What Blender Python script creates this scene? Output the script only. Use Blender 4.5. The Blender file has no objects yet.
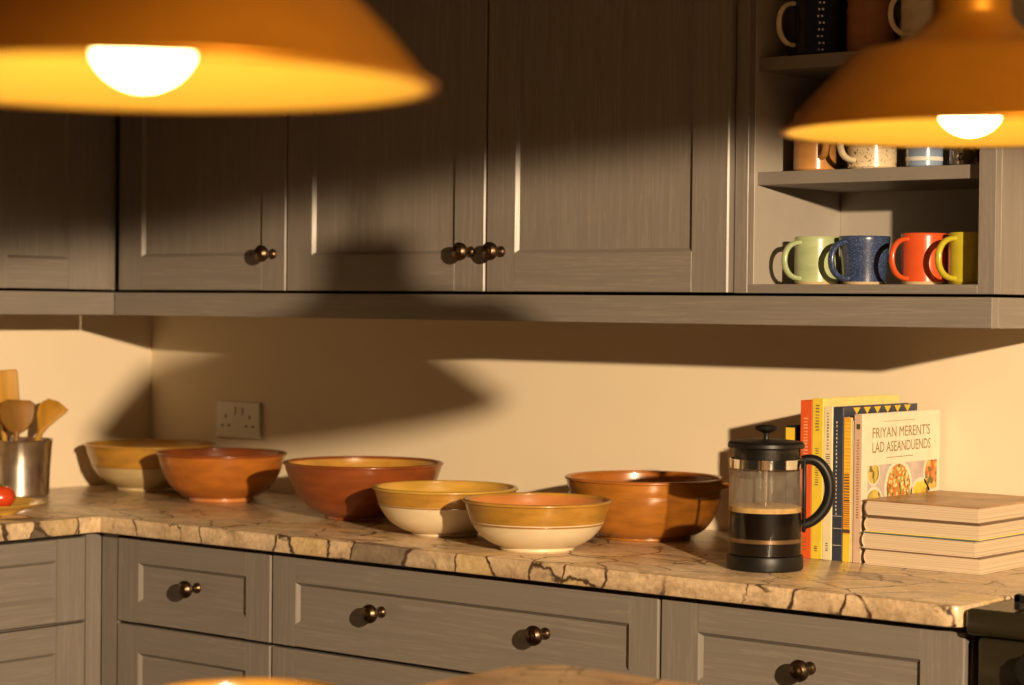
import bpy, bmesh, math, random
from mathutils import Vector, Matrix
random.seed(7)
S = bpy.context.scene
COL = S.collection
PI = math.pi

# ------------------------------------------------------------------ camera
CAM = Vector((3.9967, -3.5359, 1.3411))
YAW, PITCH, ROLL = 0.681294, 0.016229, -0.010378
vdir = Vector((-math.sin(YAW), math.cos(YAW), 0)); rdir = Vector((math.cos(YAW), math.sin(YAW), 0)); U = Vector((0, 0, 1))
fw = vdir*math.cos(PITCH) - U*math.sin(PITCH); up0 = vdir*math.sin(PITCH) + U*math.cos(PITCH)
rt = rdir*math.cos(ROLL) - up0*math.sin(ROLL); up = rdir*math.sin(ROLL) + up0*math.cos(ROLL)
cd = bpy.data.cameras.new('camera'); cam = bpy.data.objects.new('camera', cd); COL.objects.link(cam)
cam.matrix_world = Matrix(((rt.x, up.x, -fw.x, CAM.x), (rt.y, up.y, -fw.y, CAM.y), (rt.z, up.z, -fw.z, CAM.z), (0, 0, 0, 1)))
cd.sensor_width = 36; cd.lens = 76.04; cd.clip_start = .05
cd.dof.use_dof = True; cd.dof.focus_distance = 3.62; cd.dof.aperture_fstop = 4.6
S.camera = cam

# ------------------------------------------------------------------ world, key light, exposure
w = bpy.data.worlds.new('world'); S.world = w; w.use_nodes = True
w.node_tree.nodes['Background'].inputs[0].default_value = (1.0, .74, .46, 1)
w.node_tree.nodes['Background'].inputs[1].default_value = .036
ld = bpy.data.lights.new('low_warm_lamp', 'SPOT'); ld.energy = 282; ld.color = (1.0, .73, .45)
ld.spot_size = math.radians(100.4); ld.spot_blend = .045; ld.shadow_soft_size = .035
ld.use_nodes = True                       # focused lamp: its beam weakens slowly with distance
_nt = ld.node_tree; _fo = _nt.nodes.new('ShaderNodeLightFalloff'); _fo.inputs['Strength'].default_value = 1.0
_nt.links.new(_fo.outputs['Linear'], _nt.nodes['Emission'].inputs['Strength'])
lo = bpy.data.objects.new('low_warm_lamp', ld); COL.objects.link(lo)
lo.location = (5.25, -3.06, 1.90)
az = math.radians(38.5)
lo.rotation_euler = Vector((-math.cos(az), math.sin(az), -1.345)).to_track_quat('-Z', 'Y').to_euler()
S.view_settings.view_transform = 'Standard'; S.view_settings.look = 'None'
S.view_settings.exposure = 0.0; S.view_settings.gamma = 1.0; S.view_settings.use_curve_mapping = False

# ------------------------------------------------------------------ materials
MATS = {}
def newmat(name):
    m = bpy.data.materials.new(name); m.use_nodes = True; MATS[name] = m
    nt = m.node_tree; b = nt.nodes['Principled BSDF']
    return m, nt, b
def pset(b, **k):
    for n, v in k.items():
        n = {'rough': 'Roughness', 'metal': 'Metallic', 'coat': 'Coat Weight', 'coatr': 'Coat Roughness', 'spec': 'Specular IOR Level', 'ior': 'IOR', 'trans': 'Transmission Weight'}.get(n, n)
        b.inputs[n].default_value = v
def c4(c): return (c[0], c[1], c[2], 1)
def mix(nt, fac, a, b, kind='MIX'):
    n = nt.nodes.new('ShaderNodeMix'); n.data_type = 'RGBA'; n.blend_type = kind
    for sock, v in ((n.inputs[0], fac), (n.inputs[6], a), (n.inputs[7], b)):
        if hasattr(v, 'links'): nt.links.new(v, sock)
        elif isinstance(v, (int, float)): sock.default_value = v
        else: sock.default_value = c4(v)
    return n.outputs[2]
def coords(nt, scale=(1, 1, 1), kind='Object', rot=(0, 0, 0)):
    t = nt.nodes.new('ShaderNodeTexCoord'); m = nt.nodes.new('ShaderNodeMapping')
    m.inputs['Scale'].default_value = scale; m.inputs['Rotation'].default_value = rot
    nt.links.new(t.outputs[kind], m.inputs[0]); return m.outputs[0]
def noise(nt, vec, scale, detail=4, rough=.55, dist=0):
    n = nt.nodes.new('ShaderNodeTexNoise'); n.inputs['Scale'].default_value = scale; n.inputs['Detail'].default_value = detail
    n.inputs['Roughness'].default_value = rough; n.inputs['Distortion'].default_value = dist
    nt.links.new(vec, n.inputs['Vector']); return n
def ramp(nt, fac, stops, interp='LINEAR'):
    r = nt.nodes.new('ShaderNodeValToRGB'); cr = r.color_ramp; cr.interpolation = interp
    while len(cr.elements) > 1: cr.elements.remove(cr.elements[-1])
    cr.elements[0].position = stops[0][0]; cr.elements[0].color = c4(stops[0][1])
    for p, c in stops[1:]:
        e = cr.elements.new(p); e.color = c4(c)
    nt.links.new(fac, r.inputs[0]); return r.outputs[0]
def bump(nt, b, h, strength=.2, dist=.01):
    n = nt.nodes.new('ShaderNodeBump'); n.inputs['Strength'].default_value = strength; n.inputs['Distance'].default_value = dist
    nt.links.new(h, n.inputs['Height']); nt.links.new(n.outputs[0], b.inputs['Normal'])
def g(v): return (v, v, v)

def plain(name, c, rough=.5, metal=0, coat=0, var=0, vscale=30, **k):
    m, nt, b = newmat(name); pset(b, rough=rough, metal=metal, coat=coat, **k)
    if var:
        n = noise(nt, coords(nt), vscale)
        lo_ = tuple(x*(1-var) for x in c); hi = tuple(min(1, x*(1+var)) for x in c)
        nt.links.new(ramp(nt, n.outputs[0], [(.3, lo_), (.7, hi)]), b.inputs['Base Color'])
    else: b.inputs['Base Color'].default_value = c4(c)
    return m

def painted_oak(name, c, axis):
    # grain stretched along the given axis
    m, nt, b = newmat(name); pset(b, rough=.34, spec=.5)
    sc = [130, 130, 130]; sc[axis] = 3.6
    vec = coords(nt, sc)
    big = noise(nt, coords(nt, tuple(6 if i != axis else .8 for i in range(3))), 1.0, 2, .5)
    wv = noise(nt, vec, 1.0, 3, .55, 1.2)
    fac = nt.nodes.new('ShaderNodeMath'); fac.operation = 'MULTIPLY_ADD'; fac.inputs[1].default_value = .35; 
    nt.links.new(big.outputs[0], fac.inputs[0]); nt.links.new(wv.outputs[0], fac.inputs[2])
    col = ramp(nt, fac.outputs[0], [(.48, tuple(x*.93 for x in c)), (.66, c), (.735, c), (.755, tuple(x*1.20 for x in c)), (.785, tuple(x*1.14 for x in c)), (.82, c)])
    nt.links.new(col, b.inputs['Base Color'])
    bump(nt, b, wv.outputs[0], .16, .002)
    return m
CAB = (.200, .177, .155)
oak_v = painted_oak('painted_oak_vertical', CAB, 2)
oak_x = painted_oak('painted_oak_along_x', CAB, 0)
oak_y = painted_oak('painted_oak_along_y', CAB, 1)
cab_in = plain('cabinet_paint', CAB, .5, var=.06, vscale=12)
cab_in2 = plain('shelf_interior_paint', (.38, .34, .29), .5, var=.05, vscale=12)

def plaster(name, c):
    m, nt, b = newmat(name); pset(b, rough=.75, spec=.2)
    n = noise(nt, coords(nt), 3.5, 5); n2 = noise(nt, coords(nt), 60, 3)
    nt.links.new(ramp(nt, n.outputs[0], [(.3, tuple(x*.95 for x in c)), (.7, c)]), b.inputs['Base Color'])
    bump(nt, b, n2.outputs[0], .08, .002); return m
wall_m = plaster('cream_plaster', (.80, .685, .50))
ceil_m = plaster('ceiling_white', (.8, .76, .68))

def marble(name, warm):
    m, nt, b = newmat(name); pset(b, rough=.30, coat=.2, coatr=.2)
    v0 = coords(nt)
    wn = noise(nt, v0, 4.0, 2, .5)
    wv = nt.nodes.new('ShaderNodeVectorMath'); wv.operation = 'MULTIPLY_ADD'
    wv.inputs[1].default_value = (.13, .13, .13); nt.links.new(wn.outputs['Color'], wv.inputs[0]); nt.links.new(v0, wv.inputs[2])
    wn2 = noise(nt, v0, 26.0, 3, .6)
    wv2 = nt.nodes.new('ShaderNodeVectorMath'); wv2.operation = 'MULTIPLY_ADD'
    wv2.inputs[1].default_value = (.028, .028, .028); nt.links.new(wn2.outputs['Color'], wv2.inputs[0]); nt.links.new(wv.outputs[0], wv2.inputs[2]); wv = wv2
    def mapped(rot, sc):
        mp = nt.nodes.new('ShaderNodeMapping'); mp.inputs['Rotation'].default_value = rot; mp.inputs['Scale'].default_value = sc
        nt.links.new(wv.outputs[0], mp.inputs[0]); return mp.outputs[0]
    mpA = mapped((.2, .75, .3), (1.15, 1.5, .62)); mpB = mapped((.3, .6, .2), (1.3, 1.2, .5))
    def voro(scale, feat, mp):
        n = nt.nodes.new('ShaderNodeTexVoronoi'); n.feature = feat; n.inputs['Scale'].default_value = scale
        nt.links.new(mp, n.inputs['Vector']); return n
    base = noise(nt, mapped((0, 0, .15), (1, 3.0, 1.6)), 7, 8, .66, .5)
    col = ramp(nt, base.outputs[0], [(.26, (.24*warm, .165, .100)), (.42, (.46*warm, .33, .20)), (.56, (.64*warm, .48, .30)), (.66, (.50*warm, .375, .25)), (.78, (.31*warm, .23, .16))])
    cell = voro(8.5, 'F1', mpA); sep = nt.nodes.new('ShaderNodeSeparateColor'); nt.links.new(cell.outputs['Color'], sep.inputs[0])
    ochre = ramp(nt, sep.outputs[0], [(.82, g(0)), (.85, g(.55))])
    col = mix(nt, ochre, col, (.56*warm, .40, .16))
    gry = ramp(nt, sep.outputs[1], [(.70, g(0)), (.76, g(.28))])
    col = mix(nt, gry, col, (.25*warm, .205, .175))
    dk = ramp(nt, sep.outputs[2], [(.988, g(0)), (.994, g(.8))])
    col = mix(nt, dk, col, (.05, .045, .04))
    for (sc, mp, wd, lo_) in ((8.5, mpA, .034, .44), (13., mpB, .022, .56)):
        e1 = voro(sc, 'DISTANCE_TO_EDGE', mp); msk = noise(nt, v0, 4.6+sc*.1, 3)
        vein = ramp(nt, e1.outputs['Distance'], [(wd*.3, g(1)), (wd, g(0))])
        mk = ramp(nt, msk.outputs[0], [(lo_, g(0)), (lo_+.07, g(1))])
        vm = mix(nt, 1.0, vein, mk, 'MULTIPLY')
        col = mix(nt, vm, col, (.060, .034, .018))
    fine = noise(nt, v0, 95, 4, .75)
    col = mix(nt, .6, col, ramp(nt, fine.outputs[0], [(.28, g(.55)), (.5, g(1.15)), (.72, g(1.6))]), 'MULTIPLY')
    nt.links.new(col, b.inputs['Base Color'])
    bump(nt, b, fine.outputs[0], .04, .001)
    return m
marble_m = marble('brown_veined_marble', 1.0)
marble2_m = marble('island_marble', 1.08)

def glaze(name, c, rough=.27, var=.16, speck=None, coat=.2):
    m, nt, b = newmat(name); pset(b, rough=rough, coat=coat, coatr=.08)
    n = noise(nt, coords(nt, (1, 1, 3.5)), 14, 5)
    col = ramp(nt, n.outputs[0], [(.28, tuple(x*(1-var) for x in c)), (.72, tuple(min(1, x*(1+var)) for x in c))])
    if speck:
        s = noise(nt, coords(nt), speck[0], 2, .5)
        f = ramp(nt, s.outputs[0], [(speck[2], g(0)), (speck[2]+.05, g(1))])
        col = mix(nt, f, col, speck[1])
    nt.links.new(col, b.inputs['Base Color'])
    bump(nt, b, n.outputs[0], .05, .002)
    return m
def wood(name, c, axis=2, rough=.5):
    m, nt, b = newmat(name); pset(b, rough=rough)
    sc = [30, 30, 30]; sc[axis] = 2
    n = noise(nt, coords(nt, sc), 1.2, 5, .6, .6)
    nt.links.new(ramp(nt, n.outputs[0], [(.3, tuple(x*.6 for x in c)), (.65, c)]), b.inputs['Base Color']); return m
bronze = plain('aged_bronze', (.12, .078, .048), .34, 1.0, var=.35, vscale=120)
black_pl = plain('black_plastic', (.007, .006, .0055), .42, spec=.35)
black_en = plain('black_enamel', (.012, .011, .009), .22, coat=.3)
steel = plain('polished_steel', (.66, .61, .55), .27, 1.0, var=.25, vscale=45)
chrome = plain('chrome', (.8, .78, .74), .08, 1.0)
white_pl = plain('white_plastic', (.74, .71, .63), .35)
dark_slot = plain('socket_slot', (.03, .025, .02), .6)
floor_m = wood('oak_floor', (.32, .20, .11), 0)
gap_m = plain('shadow_gap_black', (.01, .009, .008), .8)

def copper(name, c, rough):
    m, nt, b = newmat(name); pset(b, rough=rough, metal=.80, spec=.4)
    n = noise(nt, coords(nt), 9, 5, .6)
    nt.links.new(ramp(nt, n.outputs[0], [(.3, tuple(x*.72 for x in c)), (.7, c)]), b.inputs['Base Color'])
    return m
shade_out = copper('copper_shade_outside', (.44, .165, .008), .40)
shade_in = plain('shade_inside_gold', (.80, .585, .12), .45)
def emit(name, c, s):
    m, nt, b = newmat(name); pset(b, rough=.3)
    b.inputs['Base Color'].default_value = c4((.9, .85, .7)); b.inputs['Emission Color'].default_value = c4(c); b.inputs['Emission Strength'].default_value = s
    return m
bulb_m = emit('warm_bulb', (1.0, .68, .27), 30)
def clear_glass(name, tint=(1, 1, 1), rough=.02, haze=0):
    m, nt, b = newmat(name); nt.nodes.remove(b)
    tr = nt.nodes.new('ShaderNodeBsdfTransparent'); tr.inputs[0].default_value = c4(tint)
    gl = nt.nodes.new('ShaderNodeBsdfGlossy'); gl.inputs['Roughness'].default_value = rough
    lw = nt.nodes.new('ShaderNodeLayerWeight'); lw.inputs['Blend'].default_value = .5
    pw = nt.nodes.new('ShaderNodeMath'); pw.operation = 'POWER'; pw.inputs[1].default_value = 3.5; nt.links.new(lw.outputs['Facing'], pw.inputs[0])
    fr = nt.nodes.new('ShaderNodeMath'); fr.operation = 'MULTIPLY_ADD'; fr.inputs[1].default_value = .4; fr.inputs[2].default_value = .03; nt.links.new(pw.outputs[0], fr.inputs[0])
    mx = nt.nodes.new('ShaderNodeMixShader')
    nt.links.new(fr.outputs[0], mx.inputs[0]); nt.links.new(tr.outputs[0], mx.inputs[1]); nt.links.new(gl.outputs[0], mx.inputs[2])
    out = mx.outputs[0]
    if haze:                                     # steamed-up glass
        df = nt.nodes.new('ShaderNodeBsdfDiffuse'); df.inputs[0].default_value = c4((.75, .70, .62)); tl = nt.nodes.new('ShaderNodeBsdfTranslucent'); tl.inputs[0].default_value = c4((.75, .70, .62))
        m2 = nt.nodes.new('ShaderNodeMixShader'); nt.links.new(df.outputs[0], m2.inputs[1]); nt.links.new(tl.outputs[0], m2.inputs[2])
        nz_ = noise(nt, coords(nt), 45, 4); hz = nt.nodes.new('ShaderNodeMath'); hz.operation = 'MULTIPLY'; hz.inputs[1].default_value = haze*2; nt.links.new(nz_.outputs[0], hz.inputs[0])
        m3 = nt.nodes.new('ShaderNodeMixShader'); nt.links.new(hz.outputs[0], m3.inputs[0]); nt.links.new(out, m3.inputs[1]); nt.links.new(m2.outputs[0], m3.inputs[2]); out = m3.outputs[0]
    nt.links.new(out, nt.nodes['Material Output'].inputs[0]); return m
steam_glass = clear_glass('steamed_glass', (.95, .93, .90), .03, .17)
glass_m = clear_glass('clear_glass', (.93, .92, .89))
coffee_m = plain('black_coffee', (.006, .003, .002), .45, spec=.15)
crema_m = plain('coffee_crema', (.55, .36, .13), .6, var=.2, vscale=90)
mesh_m = plain('filter_mesh', (.22, .13, .06), .4, .6)

# ------------------------------------------------------------------ mesh helpers
def link(name, bm, mats, parent=None, loc=None, smooth=None, rotz=0):
    me = bpy.data.meshes.new(name)
    bmesh.ops.recalc_face_normals(bm, faces=bm.faces[:])
    bm.to_mesh(me); bm.free()
    if not isinstance(mats, (list, tuple)): mats = [mats]
    for m in mats: me.materials.append(m)
    o = bpy.data.objects.new(name, me); COL.objects.link(o)
    if parent: o.parent = parent
    if loc is not None: o.location = loc
    o.rotation_euler.z = rotz
    if smooth is not None:
        me.polygons.foreach_set('use_smooth', [True]*len(me.polygons))
        me.set_sharp_from_angle(angle=math.radians(smooth))
    return o
def tag(o, label=None, cat=None, group=None, kind=None):
    if label: o['label'] = label
    if cat: o['category'] = cat
    if group: o['group'] = group
    if kind: o['kind'] = kind
    return o
def thing(name, label, cat, loc=(0, 0, 0), rotz=0, group=None):
    o = bpy.data.objects.new(name, None); COL.objects.link(o); o.empty_display_size = .05
    o.location = loc; o.rotation_euler.z = rotz
    return tag(o, label, cat, group)
def box(bm, x0, x1, y0, y1, z0, z1, bev=0, mat=0, seg=1):
    t = bmesh.new(); bmesh.ops.create_cube(t, size=1)
    for v in t.verts:
        v.co = Vector(((x0+x1)/2+v.co.x*(x1-x0), (y0+y1)/2+v.co.y*(y1-y0), (z0+z1)/2+v.co.z*(z1-z0)))
    if bev: bmesh.ops.bevel(t, geom=t.edges[:], offset=bev, segments=seg, affect='EDGES', profile=.5)
    for f in t.faces: f.material_index = mat
    merge(bm, t); return bm
def merge(bm, t, M=None):
    vm = {}
    for v in t.verts: vm[v] = bm.verts.new(M @ v.co if M else v.co)
    for f in t.faces:
        try:
            nf = bm.faces.new([vm[v] for v in f.verts]); nf.material_index = f.material_index; nf.smooth = f.smooth
        except ValueError: pass
    t.free()
def bxo(name, dims, mat, parent=None, bev=.0015, seg=1):
    bm = bmesh.new(); box(bm, *dims, bev=bev, seg=seg); return link(name, bm, mat, parent)
def lathe(bm, prof, n=48, mats=None, closed=False, M=None):
    """prof: list of (r, z); mats: material index per segment"""
    rings = []
    for r, z in prof:
        if r < 1e-6: rings.append([bm.verts.new((0, 0, z))])
        else: rings.append([bm.verts.new((r*math.cos(2*PI*i/n), r*math.sin(2*PI*i/n), z)) for i in range(n)])
    segs = list(zip(rings[:-1], rings[1:]))
    if closed: segs.append((rings[-1], rings[0]))
    for k, (a, b) in enumerate(segs):
        for i in range(n):
            j = (i+1) % n
            if len(a) == 1 and len(b) == 1: continue
            if len(a) == 1: f = bm.faces.new((a[0], b[i], b[j]))
            elif len(b) == 1: f = bm.faces.new((a[i], a[j], b[0]))
            else: f = bm.faces.new((a[i], a[j], b[j], b[i]))
            if mats: f.material_index = mats[k]
    if M:
        for rg in rings:
            for v in rg: v.co = M @ v.co
    return bm
def tube(bm, pts, rad, n=10, flat=1.0, cap=True, M=None):
    """sweep an ellipse along pts; flat scales the binormal axis"""
    pts = [Vector(p) for p in pts]; rings = []
    if not isinstance(rad, (list, tuple)): rad = [rad]*len(pts)
    ref = None
    for i, p in enumerate(pts):
        t = (pts[min(i+1, len(pts)-1)]-pts[max(i-1, 0)]).normalized()
        if ref is None:
            ref = t.cross(Vector((0, 0, 1)))
            if ref.length < .1: ref = t.cross(Vector((0, 1, 0)))
        bn = (ref - t*ref.dot(t)).normalized(); nn = bn.cross(t); ref = bn
        rings.append([bm.verts.new(p + nn*rad[i]*math.cos(2*PI*k/n) + bn*rad[i]*flat*math.sin(2*PI*k/n)) for k in range(n)])
    for a, b in zip(rings[:-1], rings[1:]):
        for k in range(n): bm.faces.new((a[k], a[(k+1) % n], b[(k+1) % n], b[k]))
    if cap: bm.faces.new(rings[0][::-1]); bm.faces.new(rings[-1])
    if M:
        for rg in rings:
            for v in rg: v.co = M @ v.co
    return bm
def poly_prism(bm, pts, z0, z1, bev=0, seg=2):
    t = bmesh.new(); vs = [t.verts.new((x, y, z0)) for x, y in pts]; f = t.faces.new(vs)
    r = bmesh.ops.extrude_face_region(t, geom=[f])
    for v in r['geom']:
        if isinstance(v, bmesh.types.BMVert): v.co.z = z1
    bmesh.ops.recalc_face_normals(t, faces=t.faces[:])
    if bev:
        es = [e for e in t.edges if abs(e.verts[0].co.z-e.verts[1].co.z) < 1e-6]
        bmesh.ops.bevel(t, geom=es, offset=bev, segments=seg, affect='EDGES', profile=.5)
    merge(bm, t); return bm
def arc_pts(cx, cy, r, a0, a1, n=8):
    return [(cx+r*math.cos(math.radians(a0+(a1-a0)*i/n)), cy+r*math.sin(math.radians(a0+(a1-a0)*i/n))) for i in range(n+1)]
def smoothprof(pts, n=6):
    """Catmull-Rom through (r,z) points"""
    out = []
    P = [pts[0]]+list(pts)+[pts[-1]]
    for i in range(1, len(P)-2):
        p0, p1, p2, p3 = P[i-1:i+3]
        for k in range(n):
            t = k/n
            out.append(tuple(.5*((2*p1[j])+(-p0[j]+p2[j])*t+(2*p0[j]-5*p1[j]+4*p2[j]-p3[j])*t*t+(-p0[j]+3*p1[j]-3*p2[j]+p3[j])*t**3) for j in (0, 1)))
    out.append(tuple(pts[-1])); return out

# ------------------------------------------------------------------ room
ZC = .91               # worktop height
C1, C2 = .398, .3285   # wall cabinet fronts (back run / left run)
F1, F2 = .633, .565    # base cabinet fronts
D1, D2 = .663, .595    # worktop edges
ZR, ZL = 1.366, 1.3155 # top and bottom of the rail below the wall cabinets
for nm, dims, mt in (('floor', (-.1, 6.8, -6.0, .1, -.05, 0), floor_m), ('wall_back', (-.1, 6.8, 0, .1, 0, 2.6), wall_m),
                     ('wall_left', (-.1, 0, -6.0, 0, 0, 2.6), wall_m), ('ceiling', (-.1, 4.6, -4.6, .1, 2.6, 2.65), ceil_m)):
    tag(bxo(nm, dims, mt, bev=0), kind='structure')

# ------------------------------------------------------------------ knobs
def knob_mesh():
    bm = bmesh.new()
    prof = [(0, 0), (.0105, 0), (.0105, .0025), (.0075, .005), (.0055, .009), (.0052, .019), (.0065, .022), (.0100, .0235), (.0100, .025), (.0125, .0258), (.0155, .0280), (.0168, .0305),
            (.0160, .0322), (.0175, .0338), (.0172, .0370), (.0155, .0382), (.0150, .0400), (.0120, .0417), (.0115, .0430), (.007, .0442), (.006, .0455), (0, .046)]
    lathe(bm, prof, 20)
    bmesh.ops.recalc_face_normals(bm, faces=bm.faces[:])
    me = bpy.data.meshes.new('knob'); bm.to_mesh(me); bm.free(); me.materials.append(bronze)
    me.polygons.foreach_set('use_smooth', [True]*len(me.polygons)); me.set_sharp_from_angle(angle=math.radians(50))
    return me
KNOB = knob_mesh()
def knob(parent, loc, axis):
    o = bpy.data.objects.new('knob', KNOB); COL.objects.link(o); o.parent = parent; o.location = loc
    o.rotation_euler = (PI/2, 0, 0) if axis == '-y' else (0, PI/2, 0)
    o['label'] = 'round ringed bronze knob'
    return o

# shaker front: frame proud of a recessed panel.  u along the run, front at plane "front"
def shaker(name, parent, u0, u1, z0, z1, axis, front, stile=.07, rail=.07, depth=.0085, th=.021, grain='v', rec=None):
    """axis '-y': u = X, face looks to -Y at y=front.  axis '+x': u = Y, face looks to +X at x=front"""
    du = u1-u0
    ru0, ru1, rz0, rz1 = rec if rec else (u0+stile, u1-stile, z0+rail, z1-rail)
    bm = bmesh.new()
    def B(a0, a1, b0, b1, d0, d1, mat, bev):
        if axis == '-y': box(bm, a0, a1, front+d0, front+d1, b0, b1, bev, mat)
        else: box(bm, front-d1, front-d0, a0, a1, b0, b1, bev, mat)
    hm = 1
    be = .0026                                              # stiles with an eased outer edge
    for pts in ([(u0, th), (u0, be), (u0+be, 0), (ru0, 0), (ru0, th)], [(u1, th), (u1, be), (u1-be, 0), (ru1, 0), (ru1, th)]):
        tb = bmesh.new(); poly_prism(tb, pts, z0, z1)
        M = Matrix(((1, 0, 0, 0), (0, 1, 0, front), (0, 0, 1, 0), (0, 0, 0, 1))) if axis == '-y' else Matrix(((0, -1, 0, front), (1, 0, 0, 0), (0, 0, 1, 0), (0, 0, 0, 1)))
        merge(bm, tb, M)
    B(ru0-.0002, ru1+.0002, z0, rz0, 0.0001, th, hm, .0012); B(ru0-.0002, ru1+.0002, rz1, z1, .0001, th, hm, .0012)
    def W(a, b, d): return bm.verts.new((a, front+d, b) if axis == '-y' else (front-d, a, b))
    c = .0062; e = .0008                                     # sloped moulding round the panel
    rings = [[W(ru0+k, rz0+k, d), W(ru1-k, rz0+k, d), W(ru1-k, rz1-k, d), W(ru0+k, rz1-k, d)] for k, d in ((-e, e), (c, depth+.0004), (-e, depth+.0004))]
    for a_, b_ in ((0, 1), (1, 2), (2, 0)):
        for k in range(4):
            q = (k+1) % 4; bm.faces.new((rings[a_][k], rings[a_][q], rings[b_][q], rings[b_][k])).material_index = 0 if k in (1, 3) else hm
    B(ru0-.004, ru1+.004, rz0-.004, rz1+.004, depth, th-.002, 0 if grain == 'v' else hm, 0)
    return link(name, bm, [oak_v, oak_x if axis == '-y' else oak_y], parent)

# ------------------------------------------------------------------ base cabinets, back run
ROWS = [(.6985, .866), (.402, .692), (.105, .396)]
def base_unit(label, x0, x1, recx, knobs):
    t = thing('base_cabinet', label, 'cabinet', ((x0+x1)/2, -.3, 0))
    L = lambda x: x-(x0+x1)/2
    bm = bmesh.new(); box(bm, L(x0)+.0005, L(x1)-.0005, -F1+.3+.024, .3-.002, .1, .874); link('carcass', bm, cab_in, t)
    bm = bmesh.new(); box(bm, L(x0)+.0005, L(x1)-.0005, -F1+.3+.07, .2, 0, .0995); link('plinth', bm, cab_in, t)
    for i, (z0, z1) in enumerate(ROWS):
        rz = (.7405, .8185) if i == 0 else (z0+.06, z1-.055)
        d = shaker('drawer', t, L(x0)+.002, L(x1)-.0025, z0, z1, '-y', -F1+.3, rec=(L(recx[0]), L(recx[1]), rz[0], rz[1]), grain='h', depth=.0085)
        for kx in knobs: knob(d, (L(kx), -F1+.3+.0087, .783 if i == 0 else (z0+z1)/2), '-y')
    return t
base_unit('narrow grey drawer cabinet in the inner corner, one knob per drawer', .616, 1.0602, (.681, .991), (.846,))
base_unit('wide grey drawer cabinet with two bronze knobs on each drawer', 1.0602, 1.9607, (1.124, 1.899), (1.337, 1.717))
base_unit('grey drawer cabinet below the coffee press, next to the black cooker', 1.9607, 2.5129, (2.036, 2.438), (2.242,))
# corner post between the runs
t = thing('corner_post', 'plain grey filler post in the inner corner of the base cabinets', 'filler', (.58, -.65, 0))
bm = bmesh.new(); box(bm, .5655-.58, .6152-.58, -F1+.004+.65, -.60+.65, .1, .874, .001); link('back_run_filler', bm, oak_v, t)
bm = bmesh.new(); box(bm, F2-.03-.58, F2-.58-.0002, -.6688+.65, -F1+.0035+.65, .1, .874, .001); link('left_run_filler', bm, oak_v, t)

# left run base cabinet
def left_unit(label, y0, y1, recy, has_knob):
    t = thing('base_cabinet', label, 'cabinet', (.28, (y0+y1)/2, 0)); M = lambda y: y-(y0+y1)/2
    bm = bmesh.new(); box(bm, .002-.28, F2-.024-.28, M(y0)+.0005, M(y1)-.0005, .1, .874); link('carcass', bm, cab_in, t)
    bm = bmesh.new(); box(bm, .05-.28, F2-.07-.28, M(y0)+.0005, M(y1)-.0005, 0, .0995); link('plinth', bm, cab_in, t)
    for i, (z0, z1) in enumerate(ROWS):
        rz = (.745, .823) if i == 0 else (z0+.06, z1-.055)
        d = shaker('drawer', t, M(y0)+.002, M(y1)-.002, z0, z1, '+x', F2-.28, rec=(M(recy[0]), M(recy[1]), rz[0], rz[1]), grain='h')
        if has_knob: knob(d, (F2-.28-.0087, M((y0+y1)/2), (rz[0]+rz[1])/2), '+x')
    return t
left_unit('grey drawer cabinet under the utensil pot on the left run', -1.62, -.669, (-1.545, -.745), True)

# ------------------------------------------------------------------ worktop (L-shaped slab)
XE = 2.519
bm = bmesh.new()
pts = [(.001, -.001), (.001, -1.66), (D2, -1.66)] + [(D2, -D1-.004), (D2+.004, -D1)] + [(XE-.03, -D1)] + arc_pts(XE-.025, -D1+.025, .025, -90, 0, 5) + [(XE, -.001)]
poly_prism(bm, pts, ZC-.0335, ZC, .004, 2)
wt = tag(link('worktop', bm, marble_m, smooth=40), 'L-shaped brown veined marble worktop along the back and left walls', 'worktop')

# ------------------------------------------------------------------ wall cabinets
ZT = 2.32
def wall_unit(name, label, x0, x1, doors):
    t = thing(name, label, 'cabinet', ((x0+x1)/2, -.2, ZR)); L = lambda x: x-(x0+x1)/2
    bm = bmesh.new(); box(bm, L(x0)+.0005, L(x1)-.0005, -C1+.2+.024, .2-.001, .004, ZT-ZR); link('carcass', bm, cab_in, t)
    for (a, b, ra, rb, kx) in doors:
        d = shaker('door', t, L(a)+.002, L(b)-.002, .005, ZT-ZR-.004, '-y', -C1+.2, rec=(L(ra), L(rb), .077, ZT-ZR-.075), depth=.0085)
        knob(d, (L(kx), -C1+.2-.0002, 1.4455-ZR), '-y')
    return t
wall_unit('wall_cabinet', 'single-door grey wall cabinet in the corner beside the left run', .338, .8562, [(.338, .8562, .414, .787, .819)])
wall_unit('wall_cabinet', 'double-door grey wall cabinet with two knobs side by side', .8562, 1.9322, [(.8562, 1.385, .928, 1.309, 1.350), (1.385, 1.9322, 1.455, 1.855, 1.424)])
# left run wall cabinet
t = thing('wall_cabinet', 'grey wall cabinet on the left wall above the utensil pot', 'cabinet', (.16, -.85, ZR))
M_ = lambda y: y+.85
bm = bmesh.new(); box(bm, .001-.16, C2-.024-.16, M_(-1.3), M_(-.002), .004, ZT-ZR); link('carcass', bm, cab_in, t)
shaker('door', t, M_(-.80), M_(-.412), .005, ZT-ZR-.004, '+x', C2-.16, rec=(M_(-.688), M_(-.526), .069, ZT-ZR-.075), depth=.0085)
shaker('door', t, M_(-1.3), M_(-.804), .005, ZT-ZR-.004, '+x', C2-.16, stile=.075, rail=.072, depth=.0085)
bm = bmesh.new(); box(bm, C2-.03-.16, C2-.16-.004, M_(-.4105), M_(-C1-.0005), .005, ZT-ZR); link('filler_strip', bm, oak_v, t)
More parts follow.
